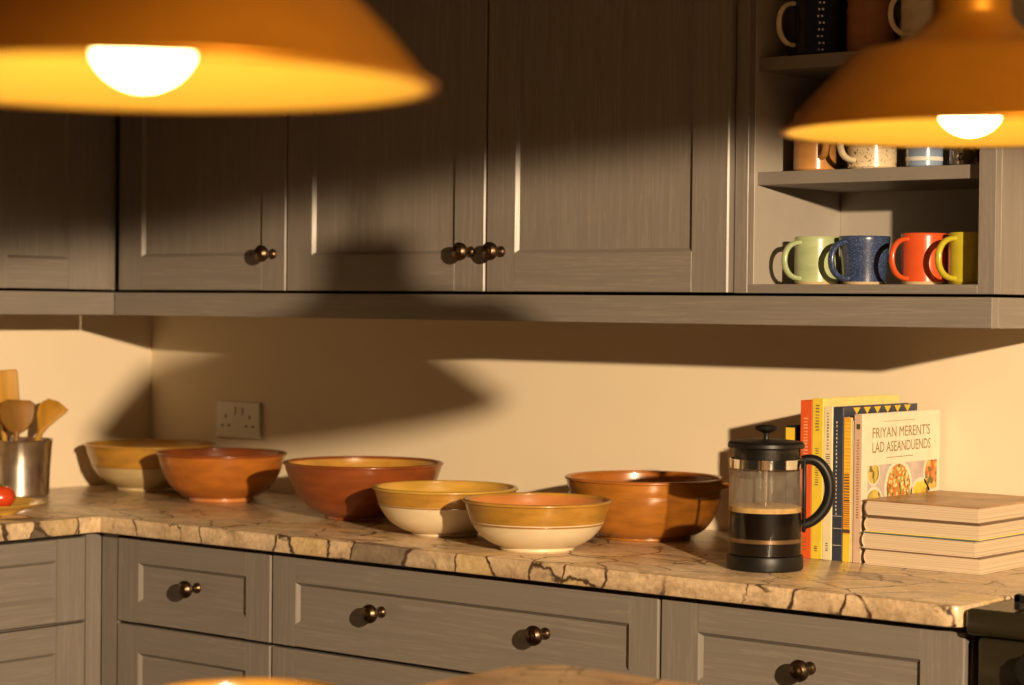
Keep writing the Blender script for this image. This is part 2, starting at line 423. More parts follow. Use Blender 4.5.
# rails under the cabinets
t = thing('cabinet_rail', 'grey rail running along under the back wall cabinets', 'trim', (1.3, -.38, ZL))
bm = bmesh.new(); box(bm, C2-1.3, 2.430-1.3, -C1+.38, -C1+.38+.022, 0, ZR-ZL-.001, .001); link('front_rail', bm, oak_x, t)
bm = bmesh.new(); box(bm, 2.408-1.3, 2.430-1.3, -C1+.38+.0225, .379, 0, ZR-ZL-.001, .001); link('end_rail', bm, oak_y, t)
bm = bmesh.new(); box(bm, C2-1.3, 2.4075-1.3, -C1+.38+.0225, .379, ZR-ZL-.02, ZR-ZL-.001); link('soffit_board', bm, cab_in, t)
t = thing('cabinet_rail', 'grey rail under the left wall cabinet', 'trim', (C2, -.8, ZL))
bm = bmesh.new(); box(bm, -.022, 0, -.5, .8-C1-.0005, 0, ZR-ZL-.001, .001); link('front_rail', bm, oak_y, t)
bm = bmesh.new(); box(bm, -C2+.001, -.0225, -.5, .799, ZR-ZL-.02, ZR-ZL-.001); link('soffit_board', bm, cab_in, t)

# open shelf unit
X0, X1 = 1.9332, 2.4260
CU = .382                # its face sits a little behind the doors
t = thing('open_shelf_unit', 'open grey shelf unit filled with mugs at the right end', 'shelf', ((X0+X1)/2, -.2, ZR)); L = lambda x: x-(X0+X1)/2
IX0, IX1 = 1.960, 2.396; YB = -.07
def cb(nm, x0, x1, y0, y1, z0, z1, m=cab_in2, bev=.0008):
    bm = bmesh.new(); box(bm, L(x0), L(x1), y0+.2, y1+.2, z0-ZR, z1-ZR, bev); return link(nm, bm, m, t)
cb('side_panel', X0, IX0-.0002, -CU+.0205, -.001, ZR+.004, ZT); cb('side_panel', IX1+.0002, X1, -CU+.0205, -.001, ZR+.004, ZT, oak_v)
cb('back_panel', IX0, IX1, YB, YB+.012, 1.386, ZT)
cb('bottom_panel', IX0, IX1, -CU+.0205, YB+.012, ZR+.004, 1.3855); cb('top_panel', IX0, IX1, -CU+.0205, YB+.012, ZT-.02, ZT)
cb('stile', X0, IX0, -CU, -CU+.02, ZR+.004, ZT, oak_v); cb('stile', IX1, X1, -CU, -CU+.02, ZR+.004, ZT, oak_v)
cb('bottom_rail', IX0+.0002, IX1-.0002, -CU, -CU+.02, ZR+.004, 1.3855, oak_x); cb('top_rail', IX0+.0002, IX1-.0002, -CU, -CU+.02, ZT-.06, ZT, oak_x)
SH1, SH2, SH3 = 1.5800, 1.7775, 1.985
for z in (SH1, SH2, SH3): cb('shelf', IX0+.0005, IX1-.0005, -.352, YB-.0005, z-.0225, z, cab_in)

# ------------------------------------------------------------------ mugs
def mug(label, x, y, z, r, h, m, m_in=None, hdir=(-.35, -.94), hm=None, hsize=(.032, .055), hz=.5, taper=1.0, bulge=0, ridges=0, foot=None, hr=.0052):
    t = thing('mug', label, 'mug', (x, y, z), group='mugs in the open shelf unit')
    bm = bmesh.new(); th = .0035
    out = [(0, .001), (r*taper*.88, .0), (r*taper*.95, .003)]
    n = 14
    for i in range(n+1):
        f = i/n; rr = r*(taper+(1-taper)*f)+bulge*math.sin(PI*f)*(1-f)*1.6
        if ridges and .60 < f < .95: rr += .0016*math.sin((f-.60)/.35*ridges*2*PI)
        out.append((rr, .005+(h-.007)*f))
    out += [(r-.001, h), (r-th+.001, h)]
    k = len(out)-1
    inn = [(r-th, h-.003), (r*taper-th, h*.35), (r*taper*.9-th, .009), (0, .007)]
    lathe(bm, out+inn, 40, [0]*k+[1]*len(inn))
    if foot:
        for f in bm.faces:
            if max(v.co.z for v in f.verts) < .0065: f.material_index = 2
    link('cup', bm, [m, m_in or m] + ([foot] if foot else []), t, smooth=35)
    d = Vector((hdir[0], hdir[1], 0)).normalized(); a = math.atan2(d.y, d.x)
    bm = bmesh.new(); pts = []
    zc = h*hz; R0 = r*(taper+(1-taper)*.5)
    for i in range(17):
        an = -PI/2+PI*i/16
        pts.append((R0-.004+hsize[0]*math.cos(an)**.75 if math.cos(an) > 1e-9 else R0-.004, 0, zc+hsize[1]/2*math.sin(an)))
    tube(bm, pts, hr, 10, flat=1.35)
    link('handle', bm, hm or m, t, smooth=60, rotz=a)
    return t
g_green = glaze('pale_green_glaze', (.37, .44, .235), speck=(160, (.36, .40, .20), .66))
g_greenrim = plain('bare_cream_clay', (.66, .52, .30), .6)
g_blue = glaze('speckled_navy_glaze', (.030, .048, .115), speck=(420, (.09, .13, .24), .57), var=.3)
g_red = glaze('orange_red_glaze', (.60, .085, .02), var=.06)
g_yel = glaze('mustard_yellow_glaze', (.50, .42, .03), var=.08)
g_tan = glaze('tan_brown_glaze', (.50, .24, .07)); g_speck = glaze('cream_speckled_glaze', (.70, .56, .36), speck=(260, (.16, .09, .04), .60))
g_stripe = glaze('blue_grey_glaze', (.22, .30, .44)); g_white = glaze('white_glaze', (.72, .70, .64)); g_black = glaze('black_glaze', (.010, .010, .014), var=.1)
g_dkspeck = glaze('dark_speckled_glaze', (.10, .08, .06), speck=(110, (.62, .55, .42), .55)); g_brown = glaze('brown_glaze', (.30, .12, .04)); g_cream = glaze('cream_glaze', (.62, .52, .34))
g_black_dot = glaze('black_dotted_glaze', (.010, .010, .014), var=.1, rough=.12)
ZM = 1.3858
mug('pale green mug on the bottom shelf', 2.0420, -.288, ZM, .0385, .083, g_green, foot=g_greenrim, hsize=(.036, .062), hr=.0046)
mug('speckled navy blue mug on the bottom shelf', 2.1330, -.283, ZM, .044, .083, g_blue, taper=.84, bulge=-.001, hsize=(.036, .062), hr=.0050, foot=g_greenrim)
mug('orange-red mug on the bottom shelf', 2.2510, -.290, ZM, .0385, .086, g_red, foot=g_greenrim, hsize=(.036, .066), hr=.0044)
mug('mustard yellow mug against the right side of the bottom shelf', 2.3400, -.295, ZM, .0375, .086, g_yel, hsize=(.038, .066), hr=.0048)
mug('tan brown mug at the left end of the middle shelf', 2.0340, -.285, SH1+.0003, .037, .104, g_tan, hdir=(.75, -.66))
mug('cream mug with brown speckles on the middle shelf', 2.1470, -.285, SH1+.0003, .042, .084, g_speck, hsize=(.032, .052), hm=g_cream)
st = mug('blue-grey mug with white bands on the middle shelf', 2.2470, -.285, SH1+.0003, .0315, .075, g_stripe, hdir=(.8, .6))
bm = bmesh.new(); lathe(bm, [(.0317, .012), (.0322, .0125), (.0322, .0185), (.0317, .019)], 40); lathe(bm, [(.0317, .034), (.0322, .0345), (.0322, .048), (.0317, .0485)], 40); link('white_band', bm, g_white, st, smooth=50)
mug('dark speckled cup at the right end of the middle shelf', 2.3240, -.285, SH1+.0003, .0285, .072, g_dkspeck, hdir=(.2, 1), hsize=(.02, .04))
bk = mug('wide black mug with a pale handle and dotted column', 2.0350, -.280, SH2+.0003, .0545, .112, g_black_dot, hm=g_cream, hsize=(.036, .072), hz=.50, hr=.0042)
bm = bmesh.new(); ca = math.atan2(-.78, .55)
for i in range(9):
    for s in (-.06, .06):
        a = ca+s+.03*math.sin(i*2.1); p = Vector((.0548*math.cos(a), .0548*math.sin(a), .010+i*.0115))
        b2 = bmesh.new(); bmesh.ops.create_uvsphere(b2, u_segments=8, v_segments=6, radius=.0021); merge(bm, b2, Matrix.Translation(p))
tag(link('dot_column', bm, g_white, bk, smooth=80), 'raised white dots')
mug('brown ridged mug on the top shelf beside the black one', 2.1400, -.282, SH2+.0003, .0415, .112, g_brown, ridges=3, hdir=(.1, 1))
mug('cream mug with a thin handle on the top shelf', 2.2500, -.290, SH2+.0003, .043, .112, g_cream, hsize=(.040, .066), hr=.0040)

# ------------------------------------------------------------------ bowls
g_orange = glaze('burnt_orange_glaze', (.38, .125, .018), var=.25); g_redbr = glaze('red_brown_glaze', (.22, .055, .013), var=.25); g_ochre = glaze('ochre_glaze', (.44, .225, .035), var=.28)
g_cream2 = glaze('cream_stoneware', (.72, .60, .40), rough=.35, var=.06, speck=(60, (.45, .30, .14), .74)); g_terra = glaze('terracotta_inside', (.50, .19, .05), var=.15); g_amber = glaze('amber_glaze', (.36, .135, .018), var=.3)
g_yelin = glaze('yellow_ochre_inside', (.52, .30, .05), var=.2)
g_bline = glaze('brown_band_line', (.34, .17, .035))
def bowl(label, x, y, z, r, h, prof, m_out, m_in, m_foot=None, m_band=None, band=.6, m_rim=None, rf=.5, lip=.0042, m_line=None, group='stoneware bowls on the worktop'):
    """prof: outer wall as (fraction of r, fraction of h)"""
    m_line = m_line or g_bline
    t = thing('bowl', label, 'bowl', (x, y, z), group=group)
    P = smoothprof([(a*r, b*h) for a, b in prof], 6); th = .006
    bm = bmesh.new(); n = len(P)
    inner = []
    for i in range(n-1, -1, -1):
        q0 = P[max(i-1, 0)]; q1 = P[min(i+1, n-1)]; d = Vector((q1[0]-q0[0], q1[1]-q0[1])).normalized()
        inner.append((max(P[i][0]-d.y*th, .001), P[i][1]+d.x*th))
    prof2 = [(0, P[0][1])]+P+inner+[(0, inner[-1][1])]
    mats = [0]+[(2 if (m_band and P[i][1] > band*h) else 0) for i in range(n-1)]+[1]*(len(inner)+1)
    lathe(bm, prof2, 72, mats); link('body', bm, [m_out, m_in, m_band or m_out], t, smooth=40)
    bm = bmesh.new(); rc = P[-1][0]-th*.35; zc = P[-1][1]
    lathe(bm, [(rc+lip*1.25*math.cos(2*PI*k/12), zc+lip*.8*math.sin(2*PI*k/12)) for k in range(12)], 72, closed=True); link('rim', bm, m_rim or m_band or m_out, t, smooth=80)
    bm = bmesh.new(); f = rf*r
    lathe(bm, [(f-.012, .006), (f-.008, 0), (f-.001, 0), (f+.001, .002), (f-.001, P[0][1]+.004), (f-.014, P[0][1]+.002)], 72, closed=True); link('foot_ring', bm, m_foot or m_out, t, smooth=40)
    if m_band:
        bm = bmesh.new(); zb = band*h; rb = next(p[0] for p in P if p[1] > zb)
        lathe(bm, [(rb-.004, zb-.0015), (rb+.0008, zb-.001), (rb+.0012, zb+.0008), (rb-.003, zb+.002)], 72, closed=True); link('band_line', bm, m_line, t, smooth=60)
    return t
PB = [(.50, .07), (.66, .17), (.82, .40), (.92, .66), (.965, .82), (.985, .90), (1.0, 1.0)]
PW = [(.46, .06), (.60, .12), (.77, .29), (.885, .52), (.95, .75), (.98, .9), (1.0, 1.0)]
g_olive = glaze('cream_olive_glaze', (.52, .40, .20), var=.12)
bowl('cream and ochre bowl tucked in the far back corner', .185, -.166, ZC, .148, .104, PW, g_olive, g_ochre, m_band=g_ochre, band=.55, m_rim=g_ochre)
bowl('burnt orange bowl below the wall socket', .503, -.239, ZC, .141, .103, PW, g_orange, g_redbr, m_foot=g_terra, m_rim=g_redbr)
bowl('deep red-brown bowl with ochre inside, third from the left', 1.000, -.315, ZC, .160, .112, PB, g_redbr, g_ochre, m_rim=g_redbr, rf=.48)
bowl('cream bowl with yellow glazed rim, fourth from the left', 1.321, -.432, ZC, .136, .088, PW, g_cream2, g_yelin, m_band=g_ochre, band=.66, m_rim=g_yelin, rf=.46)
bowl('cream bowl with ochre band and terracotta inside at the worktop edge', 1.605, -.509, ZC, .132, .087, PW, g_cream2, g_terra, m_band=g_ochre, band=.56, m_rim=g_ochre, rf=.50)
lb = bowl('deep amber bowl with a side lug behind the coffee press', 1.625, -.209, ZC, .148, .112,
     [(.62, .05), (.76, .14), (.88, .34), (.95, .58), (.975, .72), (.965, .76), (.985, .86), (1.0, 1.0)], g_amber, g_orange, m_rim=g_orange, rf=.6)
bm = bmesh.new()
pts = []
for i in range(13):
    a = -PI/2+PI*i/12; pts.append((.140+.016*math.cos(a), .026*math.sin(a), .100+.003*math.cos(a)))
tube(bm, pts, .0055, 10); lg = link('lug', bm, g_orange, lb, smooth=60); lg.rotation_euler.z = math.atan2(.45, .89)

# ------------------------------------------------------------------ socket
t = thing('wall_socket', 'white double wall socket above the orange bowl', 'socket', (.313, 0, 1.071))
bm = bmesh.new(); box(bm, -.073, .073, -.0095, -.0003, -.043, .043, .0025, seg=2); link('plate', bm, white_pl, t)
for s in (-1, 1):
    bm = bmesh.new(); box(bm, s*.040-.006-s*.028, s*.040+.006-s*.028, -.0125, -.0096, .012, .030, .001); link('switch', bm, white_pl, t)
    for (dx, dz, ww, hh) in ((0, .008, .0022, .0045), (-.011, -.014, .004, .0022), (.011, -.014, .004, .0022)):
        bm = bmesh.new(); box(bm, s*.040+dx-ww, s*.040+dx+ww, -.0099, -.0094, dz-hh, dz+hh); link('pin_slot', bm, dark_slot, t)

# ------------------------------------------------------------------ coffee press
press = t = thing('coffee_press', 'glass coffee press with black base, lid and handle, half full', 'coffee press', (2.0600, -.472, ZC))
R = .0612
bm = bmesh.new(); lathe(bm, [(0, 0), (.061, 0), (.0630, .0015), (.0637, .004), (.0635, .0215), (.0625, .0235), (.0600, .0240), (0, .0240)], 56); link('base', bm, black_pl, t, smooth=35)
bm = bmesh.new(); lathe(bm, [(R-.001, .0245), (R, .028), (R, .1005), (R, .160), (R, .186), (R+.0015, .191), (R+.0022, .1935)], 64)
for v in bm.verts:                                       # pouring lip pulled out towards the left of the lid
    a = math.atan2(v.co.y, v.co.x); tgt = math.atan2(-.70, -.71); dlt = abs((a-tgt+PI) % (2*PI)-PI)
    if v.co.z > .178 and v.co.length > .05 and dlt < .42:
        k = math.cos(dlt/.42*PI/2)**1.5*(v.co.z-.178)/.015; v.co.x += .010*k*math.cos(tgt); v.co.y += .010*k*math.sin(tgt)
for f_ in bm.faces:
    if min(v.co.z for v in f_.verts) > .09 and max(v.co.z for v in f_.verts) < .165: f_.material_index = 1
gls = link('glass_beaker', bm, [glass_m, steam_glass], t, smooth=50)
bm = bmesh.new(); lathe(bm, [(0, .0250), (.0592, .0250), (.0592, .0930), (0, .0930)], 56); link('coffee', bm, coffee_m, t, smooth=40)
bm = bmesh.new(); lathe(bm, [(0, .0931), (.0593, .0931), (.0593, .1010), (.056, .1020), (0, .1005)], 56); link('crema', bm, crema_m, t, smooth=40)
bm = bmesh.new(); lathe(bm, [(.0594, .0445), (.0602, .0450), (.0602, .0510), (.0594, .0515)], 56, closed=True); link('plunger_ring', bm, mesh_m, t, smooth=50)
bm = bmesh.new(); lathe(bm, [(.0026, .1), (.0026, .19), (0, .19)], 12); link('plunger_rod', bm, chrome, t, smooth=50)
bm = bmesh.new(); lathe(bm, [(.0588, .1625), (.0602, .163), (.0602, .1775), (.0588, .178)], 56, closed=True); link('steel_band', bm, chrome, t, smooth=50)
bm = bmesh.new(); lathe(bm, [(0, .176), (.050, .1745), (.0530, .177), (.0535, .1945), (.0560, .1955), (.0630, .1955), (.0640, .197), (.0636, .2020), (.0600, .2055), (.030, .2085), (0, .2088)], 56); lid = link('lid', bm, black_pl, t, smooth=35)
bm = bmesh.new(); lathe(bm, [(.0055, .208), (.0045, .213), (.0055, .2185), (.0120, .2215), (.0185, .2235), (.0195, .2265), (.018, .2295), (.010, .2318), (0, .2322)], 32); link('lid_knob', bm, black_pl, lid, smooth=40)
bm = bmesh.new()
ha = [(.0600, .1755), (.068, .1770), (.078, .1768), (.088, .1735), (.0980, .1650), (.1060, .1525), (.1100, .1370), (.1092, .1190), (.1030, .1020), (.0920, .0880), (.0800, .0785), (.0690, .0735), (.0600, .0710)]
hp = smoothprof(ha, 4); hp = [(a*.93+.0035, 0, b) for a, b in hp]
rr = [.0072+.0022*math.sin(PI*i/(len(hp)-1)) for i in range(len(hp))]
tube(bm, hp, rr, 12, flat=1.15); box(bm, .0605, .0668, -.0085, .0085, .060, .180, .002)
link('handle', bm, black_pl, t, smooth=45, rotz=math.atan2(.55, .835))
press.scale = (1, 1, 1.036)

# ------------------------------------------------------------------ books
paper = plain('page_paper', (.70, .57, .40), .8); pn = paper.node_tree; pb_ = pn.nodes['Principled BSDF']
nz = noise(pn, coords(pn, (2, 2, 900)), 1, 2); pn.links.new(ramp(pn, nz.outputs[0], [(.3, (.46, .35, .23)), (.7, (.70, .57, .41))]), pb_.inputs['Base Color'])
paper_v = plain('page_paper_upright', (.70, .57, .40), .8)
def cover_mat(n, c): return plain(n, c, .38, var=.06, vscale=40, coat=.1)
def ibox(name, parent, d, m, bev=0): return bxo(name, d, m, parent, bev)
def text_mesh(name, s, size, parent, M, mat, width=None):
    cu = bpy.data.curves.new(name, 'FONT'); cu.body = s; cu.size = size; cu.align_x = 'LEFT'; cu.extrude = .00005; cu.resolution_u = 3; cu.offset = 0.0
    o = bpy.data.objects.new(name, cu); COL.objects.link(o)
    dg = bpy.context.evaluated_depsgraph_get(); me = bpy.data.meshes.new_from_object(o.evaluated_get(dg)); bpy.data.objects.remove(o)
    if width:
        xs = [v.co.x for v in me.vertices]; k = width/(max(xs)-min(xs))
        for v in me.vertices: v.co.x = (v.co.x-min(xs))*k
    me.transform(M); me.materials.clear(); me.materials.append(mat)
    o = bpy.data.objects.new(name, me); COL.objects.link(o); o.parent = parent; return o
def upright_book(label, x0, x1, y0, y1, h, m_cover, m_spine=None, marks=(), round_=.0015):
    """spine looks to -Y at y0; covers are the X faces. origin at bottom centre"""
    xc = (x0+x1)/2; t = thing('book', label, 'book', (xc, y0, ZC+.0003), group='books standing beside the coffee press')
    hw = (x1-x0)/2-.0003; D = y1-y0; c = .0017
    bm = bmesh.new(); box(bm, hw-c, hw, .002, D, 0, h, .0004); link('front_cover', bm, m_cover, t)
    bm = bmesh.new(); box(bm, -hw, -hw+c, .002, D, 0, h, .0004); link('back_cover', bm, m_cover, t)
    bm = bmesh.new(); box(bm, -hw, hw, 0, .0019, 0, h, .0007); link('spine', bm, m_spine or m_cover, t)
    bm = bmesh.new(); box(bm, -hw+c+.0002, hw-c-.0002, .0022, D-.004, .003, h-.003); link('pages', bm, paper_v, t)
    for (z0, z1, x_0, x_1, m) in marks:                # printed spine marks, fractions of the height and width
        bm = bmesh.new(); box(bm, -hw+2*hw*x_0, -hw+2*hw*x_1, -.0002, .0001, z0*h, z1*h); link('spine_print', bm, m, t)
    return t
red_c = cover_mat('orange_red_cover', (.66, .10, .02)); yel_c = cover_mat('yellow_cover', (.74, .54, .05)); yel_l = cover_mat('pale_yellow_cover', (.78, .64, .22)); cre_c = cover_mat('cream_cover', (.74, .64, .40)); nav_c = cover_mat('navy_cover', (.035, .042, .065)); ora_c = cover_mat('orange_cover', (.72, .34, .03)); whi_c = cover_mat('off_white_cover', (.76, .68, .52)); pink_c = cover_mat('pinkish_spine', (.60, .42, .30))
blk_c = cover_mat('black_cover', (.015, .014, .013)); ink = plain('dark_ink', (.08, .05, .03), .6); ink_g = plain('green_gold_ink', (.20, .16, .05), .6); ink_w = plain('light_ink', (.62, .58, .46), .6); ink_y = plain('yellow_ink', (.78, .52, .04), .6); ink_r = plain('brown_ink', (.30, .12, .03), .6); ink_b = plain('teal_ink', (.08, .16, .17), .6); ink_lr = plain('pale_red_ink', (.80, .32, .16), .6)
def letters(z0, z1, x0, x1, n, m, fill=.52):
    out = []; n = int(n*1.5)
    for i in range(n):
        a = z0+(z1-z0)*i/n; b = a+(z1-z0)/n*fill*random.uniform(.6, 1.15)
        k = random.uniform(-.05, .05); out.append((a, min(b, z1), x0+max(k, 0), x1+min(k, 0), m))
    return out
YS = -.293
upright_book('orange-red book spine, left end of the upright row', 2.0160, 2.0398, YS, -.035, .2745, red_c, marks=letters(.52, .90, .30, .66, 13, ink_lr)+letters(.05, .14, .3, .6, 3, ink_r))
upright_book('tall bright yellow book beside the orange-red one', 2.0402, 2.0626, YS-.001, -.028, .2785, yel_l, yel_c, marks=letters(.80, .97, .3, .65, 6, ink_g)+letters(.46, .70, .30, .62, 11, ink_g)+letters(.05, .09, .3, .6, 2, ink))
upright_book('slim cream book with small dark spine lettering', 2.0630, 2.0808, YS, -.05, .2655, cre_c, marks=letters(.72, .97, .35, .60, 9, ink_g)+letters(.60, .70, .25, .75, 5, ink)+letters(.34, .44, .35, .6, 3, ink)+letters(.06, .12, .35, .65, 3, ink))
nb = upright_book('dark navy book with yellow triangles along the cover top', 2.0812, 2.1015, YS+.001, -.030, .2650, nav_c, marks=letters(.30, .92, .3, .42, 16, ink_w)+[(.21, .213, .05, .95, ink_w), (.29, .293, .05, .95, ink_w), (.10, .103, .05, .95, ink_w)])
for i in range(6):
    bm = bmesh.new(); y = .045+i*.036; poly_prism(bm, [(-.012, 0), (.012, 0), (0, -.012)], 0, .0003)
    o = link('triangle_print', bm, ink_y, nb); o.location = (.00985+.0001, y, .2640-.0005); o.rotation_euler = (PI/2, 0, PI/2)
upright_book('orange patterned book spine in the upright row', 2.1025, 2.1175, YS, -.05, .2480, cre_c, ora_c, marks=letters(.60, .98, .1, .9, 11, ink_y)+letters(.42, .62, .12, .85, 7, ink)+letters(.24, .44, .08, .95, 9, ink_r, .5)+[(.20, .225, 0, 1, ink), (.0, .19, .05, .95, ink_y)])
upright_book('thin pale book next to the white cookbook', 2.1177, 2.1233, YS+.002, -.05, .2430, whi_c, cre_c)
ck = upright_book('off-white cookbook with bowls of food pictured on its cover', 2.1236, 2.1396, YS-.001, -.0145, .2540, whi_c, pink_c, marks=letters(.30, .84, .35, .65, 20, ink_r)+[(.90, .935, .3, .75, ink)])
# cover print (flat on the +X cover).  local: x = front plane, y from the spine, z up
XF = .008-.0003+.0001
MT = lambda y, z, e=0: Matrix(((0, 0, 1, XF+e), (1, 0, 0, y), (0, 1, 0, z), (0, 0, 0, 1)))
text_mesh('cover_title', "FRIYAN MERENT'S", .026, ck, MT(.036, .2120, .0001), ink_g, .205)
text_mesh('cover_title', 'LAD ASEANDUENDS', .026, ck, MT(.036, .1870, .0001), ink_g, .208)
ibox('cover_line', ck, (XF, XF+.0002, .075, .185, .2395, .2403), ink_g); ibox('cover_line', ck, (XF, XF+.0002, .085, .180, .1760, .1772), ink_g)
pic = plain('picture_ground', (.50, .42, .38), .5, var=.2, vscale=25)
def food(name, a, b, c, sc):
    m, nt, bb = newmat(name); pset(bb, rough=.5); v = nt.nodes.new('ShaderNodeTexVoronoi'); v.inputs['Scale'].default_value = sc; nt.links.new(coords(nt), v.inputs['Vector'])
    sp = nt.nodes.new('ShaderNodeSeparateColor'); nt.links.new(v.outputs['Color'], sp.inputs[0])
    nt.links.new(ramp(nt, sp.outputs[0], [(0, a), (.4, b), (.62, c), (.85, (.16, .13, .03))], 'CONSTANT'), bb.inputs['Base Color']); return m
f_mix = food('food_mixed', (.62, .17, .03), (.78, .60, .24), (.40, .30, .05), 190); f_yel = food('food_yellow', (.80, .55, .06), (.85, .64, .12), (.70, .42, .03), 80); f_or = food('food_orange', (.62, .22, .05), (.75, .42, .08), (.45, .10, .03), 110); f_gr = food('food_green', (.55, .42, .08), (.72, .48, .10), (.30, .28, .05), 110)
ibox('cover_picture', ck, (XF, XF+.0002, .020, .2675, .002, .1655), pic)
def disc(y, z, r, e, m, sq=1.0, nm='pictured_bowl'):
    pts = []
    for i in range(28):
        a = 2*PI*i/28; yy = y+r*math.cos(a); zz = z+r*sq*math.sin(a); pts.append((min(max(yy, .0205), .2672), min(max(zz, .003), .1650)))
    bm = bmesh.new(); vs = [bm.verts.new((XF+e, p[0], p[1])) for p in pts]; bm.faces.new(vs)
    rr_ = bmesh.ops.extrude_face_region(bm, geom=bm.faces[:])
    for v in rr_['geom']:
        if isinstance(v, bmesh.types.BMVert): v.co.x += .0001
    link(nm, bm, m, ck)
for (y, z, r, m) in ((.128, .122, .050, f_mix), (.040, .152, .022, f_gr), (.042, .095, .034, f_gr), (.207, .098, .038, f_yel), (.254, .143, .036, f_or)):
    disc(y, z, r, .0003, whi_c); disc(y, z, r*.84, .0006, m, nm='pictured_food')
# small dark book behind the press
t = upright_book('short black book with a yellow spine label behind the coffee press', 1.9750, 1.9990, -.275, -.060, .228, blk_c, marks=[(.86, .985, .02, .80, ink_y)])

def flat_book(label, x0, x1, y0, y1, z0, th, m_top, m_bot, rz=0, edge=None):
    """spine at -X, tail edge looks to -Y, fore edge to +X"""
    xc, yc = (x0+x1)/2, (y0+y1)/2; t = thing('book', label, 'book', (xc, yc, z0), rz, 'books stacked on the worktop')
    a, b = (x1-x0)/2, (y1-y0)/2; c = .0021
    bm = bmesh.new(); box(bm, -a, a, -b, b, th-c, th, .0004); link('top_cover', bm, m_top, t)
    bm = bmesh.new(); box(bm, -a, a, -b, b, 0, c, .0004); link('bottom_cover', bm, m_bot, t)
    bm = bmesh.new(); pts = [(-a+.006, c+.0002), (a-.003, c+.0002), (a-.003, th-c-.0002), (-a+.006, th-c-.0002)] + [(-a+.006-.0045*math.sin(PI*k/6), th-c-.0002-(th-2*c-.0004)*k/6) for k in range(1, 6)]
    tb = bmesh.new(); poly_prism(tb, pts, -b+.002, b-.002); merge(bm, tb, Matrix(((1, 0, 0, 0), (0, 0, 1, 0), (0, 1, 0, 0), (0, 0, 0, 1)))); link('pages', bm, paper, t)
    bm = bmesh.new(); pts = [(-a+.0055-.0055*math.sin(PI*k/8), th-.0004-(th-.0008)*k/8) for k in range(9)]; pin = [(p[0]+.0011, p[1]) for p in pts][::-1]
    tb = bmesh.new(); poly_prism(tb, pts+pin, -b, b); merge(bm, tb, Matrix(((1, 0, 0, 0), (0, 0, 1, 0), (0, 1, 0, 0), (0, 0, 0, 1)))); link('spine', bm, edge or m_top, t)
    return t
tanp = plain('brown_photo_cover', (.36, .20, .085), .35, var=.5, vscale=16); teal_c = cover_mat('teal_cover', (.10, .15, .14)); grey_c = cover_mat('dark_taupe_cover', (.16, .10, .06)); pale_c = cover_mat('pale_cover', (.66, .52, .38))
zz = ZC+.0003
flat_book('bottom book of the flat stack on the worktop', 2.1505, 2.3685, -0.3030, -0.0420, zz, 0.0277, grey_c, pale_c, edge=pale_c); zz += .0280
fb = flat_book('second book from the bottom of the flat stack, with teal and yellow cover edge', 2.1485, 2.3635, -0.3050, -0.0420, zz, 0.0277, teal_c, pale_c, rz=-.016, edge=whi_c); zz += .0280
flat_book('third book from the bottom of the flat stack', 2.1500, 2.3650, -0.3030, -0.0400, zz, 0.0262, grey_c, yel_l, rz=.008, edge=cre_c); zz += .0265
flat_book('top book of the flat stack with a brown photo cover', 2.1505, 2.3665, -0.3030, -0.0400, zz, 0.0282, tanp, grey_c, rz=-.010, edge=grey_c)

# ------------------------------------------------------------------ utensil pot, utensils, plate, tomato
JX, JY = .098, -.478
t = thing('utensil_pot', 'shiny steel utensil pot in front of the left wall', 'pot', (JX, JY, ZC))
bm = bmesh.new(); lathe(bm, [(0, .0005), (.066, .0005), (.070, .003), (.0715, .06), (.076, .120), (.0785, .124), (.077, .1255), (.0745, .122), (.0695, .06), (.066, .006), (0, .005)], 56); link('body', bm, steel, t, smooth=40)
w_dark = wood('olive_wood', (.27, .12, .010)); w_light = wood('beech_wood', (.60, .31, .03)); w_mid = wood('golden_wood', (.54, .265, .022))
def utensil(name, label, base, top, outline, m, th=.008, cat='spatula'):
    """a flat-headed wooden tool leaning in the pot; outline = half widths along the head as (s, w)"""
    b = Vector(base); tp = Vector(top); t = thing(name, label, cat, b)
    ax = (tp-b); Ln = ax.length; ax.normalize(); side = rdir - ax*rdir.dot(ax); side.normalize(); nrm = ax.cross(side)
    M = Matrix(((side.x, nrm.x, ax.x, 0), (side.y, nrm.y, ax.y, 0), (side.z, nrm.z, ax.z, 0), (0, 0, 0, 1)))
    bm = bmesh.new(); hl = Ln-outline[-1][0]+outline[0][0]
    tube(bm, [(0, 0, 0), (0, 0, Ln*.4), (0, 0, hl+.004)], [.0055, .006, .007], 10, M=M); link('handle', bm, m, t, smooth=50)
    bm = bmesh.new(); s0 = outline[0][0]
    left = [(-wl, hl+s-s0) for s, wl, wr in outline]; right = [(wr, hl+s-s0) for s, wl, wr in outline]
    pts = right+left[::-1]
    tb = bmesh.new(); poly_prism(tb, pts, -th/2, th/2, .0025, 2); merge(bm, tb, M @ Matrix(((1, 0, 0, 0), (0, 0, 1, 0), (0, 1, 0, 0), (0, 0, 0, 1)))); link('head', bm, m, t, smooth=50)
    return t
utensil('spatula', 'tall pale wooden spatula with a square head behind the others', (JX-.030, JY-.002, .920), (.052, -.494, 1.188), [(0, .008, .008), (.03, .034, .034), (.05, .040, .040), (.118, .039, .040), (.124, .036, .037)], w_light)
utensil('wooden_spoon', 'dark olive-wood spoon in the steel pot', (JX+.026, JY-.034, .920), (.118, -.492, 1.124), [(0, .008, .008), (.012, .024, .024), (.03, .036, .035), (.052, .040, .038), (.068, .036, .036), (.075, .024, .026)], w_dark, th=.011, cat='spoon')
